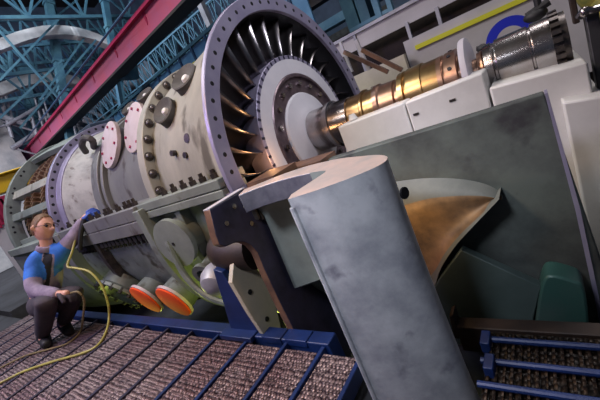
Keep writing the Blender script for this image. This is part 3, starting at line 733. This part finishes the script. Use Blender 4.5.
def hand(wr, out, palm_n, curl, k=1.0):
    """five skinned fingers rooted in a palm; out = finger direction, palm_n = palm side"""
    out = out.normalized(); pn = (palm_n-out*palm_n.dot(out)).normalized(); sd = out.cross(pn)
    ms = []
    ms.append(skin_mesh([wr-out*.02, wr+out*.03, wr+out*.075], [(0, 1), (1, 2)], [(.026*k, .022*k), (.040*k, .018*k), (.042*k, .016*k)]))
    for i, (o, L) in enumerate(((-.030, .065), (-.010, .075), (.010, .070), (.029, .055))):
        b0 = wr+out*.07+sd*o; p = [b0-out*.02, b0]; d = out.copy()
        for q in range(3):
            a = curl*(q+.6); d2 = out*cos(a)+pn*sin(a); p.append(p[-1]+d2*L*(.45, .32, .25)[q])
        ms.append(skin_mesh(p, [(j, j+1) for j in range(4)], [.0095*k, .0095*k, .009*k, .0082*k, .007*k]))
    b0 = wr+out*.02+sd*-.034
    p = [b0+sd*.015, b0, b0+(out*.6-sd*.6+pn*.3)*.035, b0+(out*.9-sd*.55+pn*.7)*.06]
    ms.append(skin_mesh(p, [(0, 1), (1, 2), (2, 3)], [.012*k, .012*k, .010*k, .008*k]))
    return ms
hL = hand(J['wrL'], (RT*.55+UP*.55+FW*.25), FW+RT*.2, .55, 1.0)
hR = hand(J['wrR'], (RT*.95-UP*.1+FW*.1), -UP, .7, 1.0)
body = remesh(body+[head_mesh()]+hL+hR, .005, 1)
per = link_mesh('person', body, ['skin']); 
tag(per, 'person in blue and mauve jacket squatting by the casing, one gloved hand raised', 'person')
link_mesh('hair', head_mesh(.035, True), ['hair'], per)
# jacket
J['hem'] = J['pelvis'].lerp(J['waist'], .25)
js = dict(hem=(.15, .14), waist=(.145, .135), chest=(.15, .14), neckb=.085, col=.068, shR=.076, upR=.074, elR=.066, faR=.06, wrR=.047, shL=.076, upL=.074, elL=.064, faL=.058, wrL=.045)
J['col'] = J['neckb'].lerp(J['neck'], .5)
jm = remesh(chains(js, [('hem', 'waist', 'chest', 'neckb', 'col')]+[('chest', 'sh'+s_, 'up'+s_, 'el'+s_, 'fa'+s_, 'wr'+s_) for s_ in 'RL']+[('neckb', 'sh'+s_, 'up'+s_) for s_ in 'RL']), .0085)
jo = link_mesh('jacket', jm, ['jacketblue', 'jacketgrey', 'shirt'], per)
fr = (RT*.62-FW*.78).normalized()
off = wloc(per)
for p in jm.polygons:
    c = p.center+off; mi = 1
    def sd(a, bb): 
        ab = J[bb]-J[a]; t = (c-J[a]).dot(ab)/ab.length_squared; return t
    h = (c-J['waist']).dot((J['neckb']-J['waist']).normalized())/(J['neckb']-J['waist']).length
    tR = sd('shR', 'elR'); dR = min((c-J['elR']).length, (c-J['wrR']).length, (c-J['faR']).length)
    tL = sd('shL', 'elL'); dL = min((c-J['elL']).length, (c-J['wrL']).length, (c-J['faL']).length)
    if h > .45: mi = 0
    if (c-J['shR']).length < .20 and tR < .55: mi = 0
    if dL < .15 and tL > .45: mi = 1
    if h < .30 and (c-J['shR']).length > .16: mi = 1
    # open front showing the shirt
    axp = J['waist'].lerp(J['neckb'], h); e = c-axp; up_ = (J['neckb']-J['waist']).normalized(); e -= up_*e.dot(up_)
    if e.length > .03 and h < 1.0 and h > -.2:
        ang = e.normalized().dot(fr)
        if ang > .955-.035*max(0, h-.2) and dL > .2 and h > .1: mi = 2
        elif ang > .90 and dL > .2 and h > .1: mi = 1
    def segd(a, bb):
        ab = J[bb]-J[a]; t = max(0, min(1, (c-J[a]).dot(ab)/ab.length_squared)); return (c-J[a]-ab*t).length
    if segd('elR', 'wrR') < .085: mi = 1
    elif segd('shR', 'elR') < .09: mi = 0 if tR < .62 else 1
    p.material_index = mi
# collar
b = MB(); nd = (J['neck']-J['neckb']).normalized(); b.lathe(J['neckb']+nd*.02, nd, [(-.02, .085), (.02, .070), (.024, .064), (.0, .062)], 24, caps=False); b.build('collar', 'jacketgrey', per, solid=.006)
J['waist0'] = J['pelvis'].lerp(J['waist'], .6)
ts = dict(waist0=(.13, .125), pelvis=(.135, .13), hpR=.10, thR=.096, knR=.082, caR=.078, anR=.062, hpL=.118, thL=.105, knL=.082, caL=.078, anL=.062)
link_mesh('trousers', remesh(chains(ts, [('waist0', 'pelvis', 'hpR'), ('pelvis', 'hpL')]+[('pelvis', 'hp'+s_, 'th'+s_, 'kn'+s_, 'ca'+s_, 'an'+s_) for s_ in 'RL']), .009), ['trouser'], per)
for s in 'RL':
    a, t = J['an'+s], J['to'+s]
    me = skin_mesh([a+Vector((0, 0, .05)), a+Vector((0, 0, -.03)), a.lerp(t, .5)+Vector((0, 0, -.012)), t+Vector((0, 0, .005))+tdir*.02], [(0, 1), (1, 2), (2, 3)], [.052, .058, .05, .042])
    for v in me.vertices: v.co.z = max(v.co.z, FZ+.002)
    link_mesh('boot', me, ['rubber'], per)
def grow(ms, k):
    bm = bmesh.new()
    for m in ms: bm.from_mesh(m)
    me = bpy.data.meshes.new('t'); bm.normal_update()
    for v in bm.verts: v.co += v.normal*k
    bm.to_mesh(me); bm.free(); return me
link_mesh('glove', remesh([grow(hL, .008)], .005), ['gloveblue'], per)
tag(bpy.data.objects['glove'], 'bright blue glove')
o = link_mesh('glove', remesh([grow(hR, .008)], .005), ['trouser'], per)
def hp(x, y, z): return HM @ Vector((x, y, z))
b = MB()
for sg in (-1, 1):
    b.tube([hp(.098+.006*cos(a*pi/6), sg*.031+.024*cos(a*pi/6), .013+.015*sin(a*pi/6)) for a in range(13)], .0022, 6)
    b.tube([hp(.098, sg*.056, .016), hp(.05, sg*.076, .016), hp(-.01, sg*.080, .012)], .0022, 6)
b.build('glasses', 'strap', per)
for sg in (-1, 1):
    b = MB(); b.sphere(hp(.079, sg*.029, .013), .010, 10, 8); b.build('eye', 'shirt', per)
    b = MB(); b.tube([hp(.091-.004*abs(q), sg*(.016+.010*q), .034+.002*(1-abs(q-1.2))) for q in (0, 1, 2, 3)], .003, 6); b.build('eyebrow', 'hair', per)

# ================================================================== HOSES
pth = [atd(75.5, 238, 2.96), atd(72, 252, 2.93), atd(67.5, 266, 2.90), atd(75, 268, 2.88), atd(90, 272, 2.84), atd(102, 286, 2.82), atd(108, 304, 2.82)]
pth += [onz(109, 318, FZ+.06), onz(106, 332, FZ+.012), onz(97, 346, FZ+.012), onz(80, 354, FZ+.012), onz(55, 361, FZ+.012), onz(25, 371, FZ+.012), onz(0, 383, FZ+.012), onz(-30, 397, FZ+.012)]
b = MB(); b.tube(smoothpath(pth, 6), .0095, 10); o = b.build('air_hose', 'hose'); tag(o, 'yellow air hose looping from the raised glove down across the grating', 'hose')
pth = [atd(71, 293, 2.64), atd(78, 292, 2.62), atd(84, 300, 2.64), atd(83, 318, 2.72)]+[onz(80, 332, FZ+.02), onz(68, 343, FZ+.012), onz(50, 349, FZ+.012), onz(25, 356, FZ+.012), onz(0, 368, FZ+.012)]
b = MB(); b.tube(smoothpath(pth, 6), .008, 8); o = b.build('tool_hose', 'hosetan'); tag(o, 'thin tan hose running from the lowered hand to the floor beside the man', 'hose')
pth = [atd(84, 219, 2.95), atd(81, 232, 2.95), atd(80, 250, 2.97)]
b = MB(); b.tube(smoothpath(pth, 6), .02, 8); o = b.build('tool_strap', 'strap'); tag(o, 'black strap hanging straight down from the raised blue glove', 'strap')

# ================================================================== BACKGROUND
# crane runway girder along X
YB = 2.03; GP = (-2.63, 2.03, 0)
zt = 2.67; z0 = 2.35
cr = thing('crane_girder', 'long red crane girder slanting across the upper left above the walkway', 'girder', (-8, 2.4, z0))
b = MB(); b.box((-15.8, YB, z0), (6, YB+.25, zt)); b.turn(GP, -4.0).build('web', 'redbeam', cr)
b = MB(); b.box((-15.8, YB-.09, zt), (6, YB+.4, zt+.05)); b.turn(GP, -4.0).build('top_flange', 'redlip', cr)
b = MB(); b.box((-15.8, YB-.02, z0-.04), (6, YB+.34, z0)); b.turn(GP, -4.0).build('bottom_flange', 'roof', cr)  # near-black instead of red: the underside's shadow put into the colour
st0 = None
for k in range(12):
    x = -14.5+1.35*k
    b = MB(); b.prism([(x, YB-.01, zt), (x+.08, YB-.01, zt), (x+.04, YB-.01, zt-.15), (x, YB-.01, zt-.19)], (0, .02, 0)); b.turn(GP, -4.0).build('stiffener', 'redlip', cr)
b = MB(); b.tube([(-15.8, YB-.2, zt+.12), (6, YB-.2, zt+.12)], .02, 6); b.turn(GP, -4.0).build('power_rail', 'navysteel', cr)
# yellow cross beam
o = MB(); p0 = onx(-30, 203, -6.6); p1 = onx(32, 170, -6.6); d = (p1-p0)
o.box((-6.9, p0.y, onx(12, 190, -6.6).z), (-6.6, p1.y+1.0, onx(12, 172, -6.6).z)); o.box((-6.95, p0.y, onx(12, 172, -6.6).z), (-6.5, p1.y+1, onx(12, 170, -6.6).z))
o = o.build('yellow_beam', 'yellow', None, bevel=.02); tag(o, 'yellow box beam at the left edge beside the rear casing', 'beam')
o = MB(); 
for k in range(6):
    pa = onx(-4+3.2*k, 232-3.5*k, -6.4); o.bar(pa, pa+Vector((0, .02, .36)), .10, .03, mi=k % 2)
o.box((-6.44, onx(-10, 230, -6.4).y, FZ-.12), (-6.41, onx(18, 210, -6.4).y, onx(0, 208, -6.4).z), 2)
o = o.build('barrier_tape', ['redlip', 'redlip', 'platform']); tag(o, 'red and white striped barrier board at the left edge under the yellow beam', 'barrier')

# walkway with blue mesh railing
YW = 2.73
zr = 2.1; RP = (-2.17, 2.73, 0)
rl = thing('walkway_railing', 'blue mesh walkway railing with yellow line running above the casing', 'railing', (-5, 3.0, zr-1))
b = MB(); b.box((-12, YW-.03, zr-.03), (-1.0, YW+.03, zr+.03)); b.turn(RP, -5.8).build('top_rail', 'tealsteel', rl)
b = MB(); b.box((-12, YW, zr-1.1), (-1.0, YW+.03, zr-.06)); b.turn(RP, -5.8).build('mesh_panel', 'meshpanel', rl)
for k in range(22):
    x = -11.8+.5*k; b = MB(); b.box((x, YW-.03, zr-1.1), (x+.05, YW+.0, zr-.03)); b.turn(RP, -5.8).build('post', 'navysteel', rl)
b = MB(); b.box((-12, YW-.012, zr-.30), (-1.0, YW-.002, zr-.27)); b.turn(RP, -5.8).build('yellow_line', 'lime', rl)

# lattice trusses
def lattice(name, label, p0, p1, q0, q1, n, w, m, cat='truss', depth=None):
    """chords p0-p1 (lower) and q0-q1 (upper) with zigzag webs"""
    t = thing(name, label, cat, Vector(p0))
    p0, p1, q0, q1 = map(Vector, (p0, p1, q0, q1))
    b = MB(); b.bar(p0, p1, w*1.4); b.build('chord', m, t); b = MB(); b.bar(q0, q1, w*1.4); b.build('chord', m, t)
    b = MB()
    for k in range(n):
        a = p0.lerp(p1, k/n); c = q0.lerp(q1, (k+.5)/n); e = p0.lerp(p1, (k+1)/n); b.bar(a, c, w*.8); b.bar(c, e, w*.8)
        b.bar(a, q0.lerp(q1, k/n), w*.7)
    b.build('web', m, t); return t
# truss behind the walkway (between railing and girder)
lattice('lattice_beam', 'pale blue lattice beam directly behind the walkway railing', (-12, 4.5, zr+.55), (1, 4.3, zr+.55), (-12, 4.5, zr+1.05), (1, 4.3, zr+1.05), 30, .022, 'bluesteel')
lattice('lattice_beam', 'lower dim lattice beam seen through gaps under the red girder', (-12, 5.2, 2.6), (1, 5.2, 2.6), (-12, 5.2, 3.5), (1, 5.2, 3.5), 18, .045, 'tealsteel')
# portal frames across the hall
def frame(x, z0_, dz, label, m, seed, n=8):
    rnd = random.Random(seed)
    t = thing('roof_truss', label, 'truss', (x, 3, z0_))
    y0, y1 = -3.0, 9.0
    for zz in (z0_, z0_+dz, z0_+2*dz):
        b = MB(); b.bar((x, y0, zz), (x, y1, zz), .09); b.build('chord', m, t)
    b = MB()
    for k in range(n):
        ya = y0+(y1-y0)*k/n; yb = y0+(y1-y0)*(k+1)/n
        for lv in range(2):
            za, zb_ = z0_+dz*lv, z0_+dz*(lv+1)
            b.bar((x, ya, za), (x, (ya+yb)/2, zb_), .055); b.bar((x, (ya+yb)/2, zb_), (x, yb, za), .055); b.bar((x, ya, za), (x+.0, ya, zb_), .05)
    b.build('web', m, t)
    return t
frame(-9.0, 5.18, 1.1, 'teal roof truss nearest the camera at the top left corner', 'tealsteel', 1)
frame(-11.5, 3.9, 1.0, 'teal roof truss in the middle between the two pale arches', 'tealsteel', 2, 12)
frame(-13.5, 2.9, .8, 'lowest and farthest teal truss against the dark hall end', 'tealsteel', 3, 16)
frame(-10.2, 4.2, .75, 'finer teal truss just behind the nearest one at upper left', 'tealsteel', 4, 18)
frame(-14.6, 4.4, 1.2, 'dim navy truss high on the far hall end', 'navysteel', 5, 14)
# pale arched bands
def arch(name, pix, x, th, label):
    P = smoothpath([onx(a, c, x) for a, c in pix], 6); b = MB()
    for i in range(len(P)-1):
        a, c = P[i], P[i+1]; u = Vector((0, 0, th/2))
        b.hexa([a-u, c-u, c-u-Vector((.3, 0, 0)), a-u-Vector((.3, 0, 0)), a+u, c+u, c+u-Vector((.3, 0, 0)), a+u-Vector((.3, 0, 0))])
    o = b.build(name, 'arch'); tag(o, label, 'arch'); return o
arch('arched_band', [(-30, 54), (0, 44), (25, 35), (50, 30), (75, 31), (100, 38), (130, 52)], -9.4, .27, 'upper pale arched band between the teal trusses at top left')
arch('arched_band', [(-30, 100), (0, 89), (25, 80), (48, 77), (75, 80), (100, 88), (130, 104)], -11.9, .34, 'lower pale arched band between the teal trusses at top left')
# leaning trestle legs
def leg(pa, pb, x, w, label, m='tealsteel'):
    a = onx(*pa, x); c = onx(*pb, x); c = a+(c-a)*((FZ-.02-a.z)/(c.z-a.z)); t = thing('trestle_leg', label, 'column', c)
    b = MB(); b.bar(a, c, w, w, up=Vector((1, 0, 0))); b.build('leg_tube', m, t)
    d = (c-a)
    for k in range(1, 8): q = a+d*k/9; b = MB(); b.bar(q-d.normalized()*.04, q+d.normalized()*.04, w*1.3, w*1.3, up=Vector((1, 0, 0))); b.build('leg_collar', m, t)
    return t
leg((100, -25), (130, 150), -8.6, .17, 'thickest leaning teal trestle leg beside the red girder')
leg((44, -25), (70, 138), -9.8, .20, 'leaning teal trestle leg in the middle of the trusses at upper left')
leg((22, 66), (40, 150), -14.2, .27, 'short leaning teal trestle leg above the grey pipe rack at left')
for k, (pa, pb) in enumerate((((0, 118), (62, 60)), ((20, 128), (96, 40)), ((-10, 20), (60, 100)), ((60, 18), (0, 80)), ((40, 100), (90, 30)), ((5, -10), (25, 17)), ((25, 17), (60, -20)), ((57, 16), (48, -25)), ((57, 16), (92, -12)))):
    b = MB(); b.bar(onx(*pa, -8.7-.2*k), onx(*pb, -8.7-.2*k), .05); o = b.build('diagonal_brace', 'tealsteel'); tag(o, 'thin diagonal teal brace among the trusses at the upper left', 'brace', 'diagonal braces')
# pipe rack, left
pr = thing('pipe_rack', 'pale grey rack of pipes and ducts below the trusses at the left edge', 'pipe rack', (-12.5, 2, FZ))
rnd = random.Random(4); b = MB()
for k in range(26):
    pa = (rnd.uniform(-20, 90), rnd.uniform(108, 150)); a = onx(*pa, -12.4-rnd.random()*.5)
    dd = rnd.choice([Vector((0, 1.4, .05)), Vector((0, .25, 1.0)), Vector((0, .9, -.7)), Vector((0, 1.2, .4))])
    b.tube([a, a+dd], rnd.uniform(.03, .09), 8)
b.build('pipework', 'pipe', pr)
b = MB(); p = onx(-20, 150, -13.0); b.box((-13.4, p.y-2, FZ), (-13.2, 2.5, onx(20, 112, -13.2).z)); b.build('rack_panel', 'arch', pr)
# ducts between girder and railing
du = MB(); du.tube(smoothpath([ony(80, 118, 5.8), ony(100, 98, 5.8), ony(122, 84, 5.8), ony(145, 70, 5.8)]), .35, 16); o = du.build('grey_duct', 'pipe'); tag(o, 'grey duct between the red girder and the walkway railing', 'duct')
du = MB(); a = ony(117, 60, 4.3); c = ony(119, 72, 3.7); du.cyl(ony(124, 62, 2.75), ony(127, 78, 2.75), .26, n=20); o = du.build('hoist_drum', 'tealsteel'); tag(o, 'dark teal hoist drum hanging under the red girder', 'hoist')
du = MB(); du.bar(ony(114, 66, 3.9), ony(122, 108, 3.9), .11); o = du.build('hanger_post', 'bluesteel'); tag(o, 'pale blue hanger post below the red girder', 'post')
du = MB(); q_ = ony(208, 20, 3.6); du.box((q_.x-.06, 3.54, FZ-.02), (q_.x+.06, 3.66, 6)); o = du.build('grey_post', 'pipe'); tag(o, 'pale grey post behind the walkway railing close to the front flange', 'post')
# navy fan box behind the rear flange
o = MB(); pa = ony(62, 146, 1.6); pb = ony(88, 124, 1.6); o.box((pa.x, 1.6, FZ-.02), (pb.x, 2.2, pb.z)); o = o.build('navy_box', 'hallwall', None, bevel=.02); tag(o, 'navy blue box behind the lilac rear flange', 'box')

# upper right: platform, columns, roof beams
YP = 2.0
pl_ = thing('service_platform', 'pale lilac service platform with railing behind the shaft at the upper right', 'platform', (.6, YP, FZ))
zt_ = ony(330, 50, YP).z; 
b = MB(); b.box((-.62, YP, .575), (4, YP+.04, .74)); b.build('fascia', 'platform', pl_)
b = MB(); b.box((-.66, YP-.03, .74), (4, YP+.08, .775)); b.bar((-.64, YP, .25), (-.64, YP, .77), .05); b.build('rail', 'pipe', pl_)
for x in (-.30, .30, .62, 1.2): b = MB(); b.box((x, YP-.02, .25), (x+.035, YP+.02, .76 if x < .2 else .60)); b.build('post', 'pipe', pl_)
b = MB(); b.box((-.75, YP+.3, FZ), (4, YP+.4, .60)); b.build('back_panel', 'brownsteel', pl_)
b = MB(); b.box((.25, YP-.10, -.5), (4, YP-.04, .42)); b.build('white_parapet', 'platform', pl_)
b = MB(); b.box((.36, YP-.125, .290), (4, YP-.105, .335)); b.build('lime_stripe', 'lime', pl_)
b = MB(); b.box((-.62, YP-.25, -.5), (.26, YP-.18, .30)); b.build('cream_panel', 'offwhite', pl_)
b = MB(); b.box((-.75, YP-.5, -.5), (-.1, YP-.4, .12)); b.build('cream_panel', 'offwhite', pl_)
# frame struts by the flange
fs_ = thing('strut_frame', 'pale tubular frame leaning beside the front flange behind the shaft', 'frame', (.1, .5, 0))
b = MB(); b.bar(ony(340, 42, 1.1), ony(352, 72, 1.1), .025); b.bar(ony(356, 40, 1.1), ony(369, 70, 1.1), .03); b.build('upright', 'platform', fs_)
b = MB(); b.bar(ony(344, 52, 1.05), ony(388, 72, 1.05), .035); b.bar(ony(362, 50, 1.0), ony(402, 70, 1.0), .035); b.build('brace', 'copper', fs_)
# teal double column
cl = thing('steel_column', 'pair of teal steel column sections rising beside the front flange at top', 'column', (-.9, 3.6, FZ))
for (xa, xb, mm) in ((345, 358, 'tealsteel'), (360, 371, 'tealsteel')):
    pa = ony(xa-3, 10, 3.6); pb = ony(xb-3, 10, 3.6); b = MB(); b.box((pa.x, 3.6, FZ), (pb.x, 3.9, 5)); b.build('column_section', mm, cl)
b = MB(); pa = ony(372, 5, 3.5); b.box((pa.x, 3.5, FZ), (pa.x+.09, 3.6, 5)); b.build('pale_pipe', 'bluesteel', cl)
b = MB(); pa = ony(388, 10, 3.5); b.box((pa.x, 3.5, FZ), (pa.x+.07, 3.6, 5)); b.build('pale_pipe', 'bluesteel', cl)
b = MB()
for zz in (1.0, 1.6, 2.2): b.box((ony(345, 10, 3.6).x, 3.52, zz), (ony(392, 10, 3.6).x, 3.6, zz+.05))
b.build('tie_bar', 'bluesteel', cl)
for k, (y, zq, hh, m, lb) in enumerate(((5.5, 2.15, .9, 'roof', 'dark brown roof beam behind the top of the flange'), (4.6, 1.42, .16, 'bluesteel', 'pale blue beam crossing behind the front flange top'), (4.5, 1.15, .12, 'boss', 'brown rail below the pale blue beam by the flange'), (6.2, 1.2, .5, 'navysteel', 'navy beam low behind the front flange'))):
    b = MB(); b.box((-6, y, zq), (-.55, y+.3, zq+hh)); o = b.build('roof_beam', m); tag(o, lb, 'beam')
b = MB(); b.box((-.2, 5.0, 1.45), (6, 5.5, 2.3)); o = b.build('roof_beam', 'roof'); tag(o, 'dark roof beam right of the teal columns above the platform', 'beam')
b = MB(); b.box((-.2, 6.0, 2.4), (6, 6.2, 3.6)); struct('wall_front', b, 'tealsteel')

# ================================================================== LIGHT
def area(name, loc, target, size, power, col, sy=None):
    l = bpy.data.lights.new(name, 'AREA'); l.energy = power; l.color = col; l.size = size
    if sy: l.shape = 'RECTANGLE'; l.size_y = sy
    o = bpy.data.objects.new(name, l); COL.objects.link(o); o.location = loc
    o.rotation_euler = (Vector(target)-Vector(loc)).to_track_quat('-Z', 'Y').to_euler(); return o
def point(name, loc, power, col, r=.1):
    l = bpy.data.lights.new(name, 'POINT'); l.energy = power; l.color = col; l.shadow_soft_size = r
    o = bpy.data.objects.new(name, l); COL.objects.link(o); o.location = loc; return o
area('hall_and_fill_lamp', (-3.0, -3.0, 5.5), (-1.2, 0, 0), 2.5, 300, (1, .95, .88), 1.5)
area('hall_and_fill_lamp', (2.2, 1.6, 4.5), (.6, .3, 0), 1.6, 85, (1, .95, .95), 1.6)
area('hall_and_fill_lamp', (-6, 0.0, 8.6), (-10, 5, 4), 5.0, 1300, (.80, .90, 1), 3.0)
l_ = bpy.data.lights.new('fill_spot', 'SPOT'); l_.energy = 270; l_.color = (.86, .90, 1); l_.spot_size = radians(38); l_.spot_blend = 1; l_.shadow_soft_size = .25  # added spot brightening the strut, no fixture behind it
o = bpy.data.objects.new('fill_spot', l_); COL.objects.link(o); o.location = (.75, -2.9, 1.7); o.rotation_euler = (Vector((.66, -1.35, .02))-Vector(o.location)).to_track_quat('-Z', 'Y').to_euler()
area('hall_and_fill_lamp', (-1.2, -3.6, 2.4), (-.6, -1.0, -.2), .8, 26, (.9, .92, 1), .8)
area('hall_and_fill_lamp', (-9, -1.5, 4.5), (-13.5, 2.0, 1.2), 1.5, 260, (.95, .92, 1), 1.5)  # added fill that lifts the dark pipe rack at the left
l_ = bpy.data.lights.new('fill_spot', 'SPOT'); l_.energy = 170; l_.color = (.92, .90, 1); l_.spot_size = radians(48); l_.spot_blend = .8; l_.shadow_soft_size = .25  # added spot brightening the hub face, no fixture behind it
o = bpy.data.objects.new('fill_spot', l_); COL.objects.link(o); o.location = (2.3, -1.0, 2.4); o.rotation_euler = (Vector((.05, 0, .3))-Vector(o.location)).to_track_quat('-Z', 'Y').to_euler()
point('work_and_fill_lamp', (-.30, -1.04, -1.12), 13, (.82, .9, .16), .05)
point('work_and_fill_lamp', (-2.2, -1.02, -1.36), 13, (.82, .9, .16), .05)
point('work_and_fill_lamp', (.80, -1.02, -.42), .9, (1, .62, .25), .03)  # added warm light hidden behind the strut, gives the horn its golden spot
point('work_and_fill_lamp', (.03, -.66, -.02), 1.2, (1, .50, .20), .03)
area('floor_tint_light', (-.1, -2.0, 1.6), (-.2, -1.5, FZ), .3, 20, (1, .60, .32))  # added warm light without a fixture, makes the golden patch on the grating
area('floor_tint_light', (-2.6, -3.4, 2.2), (-1.4, -2.0, FZ), .6, 44, (.58, .42, 1))  # added purple light without a fixture, tints the floor at the left
w = bpy.data.worlds.new('world'); sc.world = w; w.use_nodes = True
w.node_tree.nodes['Background'].inputs[0].default_value = (.28, .34, .48, 1); w.node_tree.nodes['Background'].inputs[1].default_value = .13

sc.view_settings.view_transform = 'Standard'; sc.view_settings.look = 'None'; sc.view_settings.gamma = 1; sc.view_settings.use_curve_mapping = False
sc.view_settings.exposure = 0
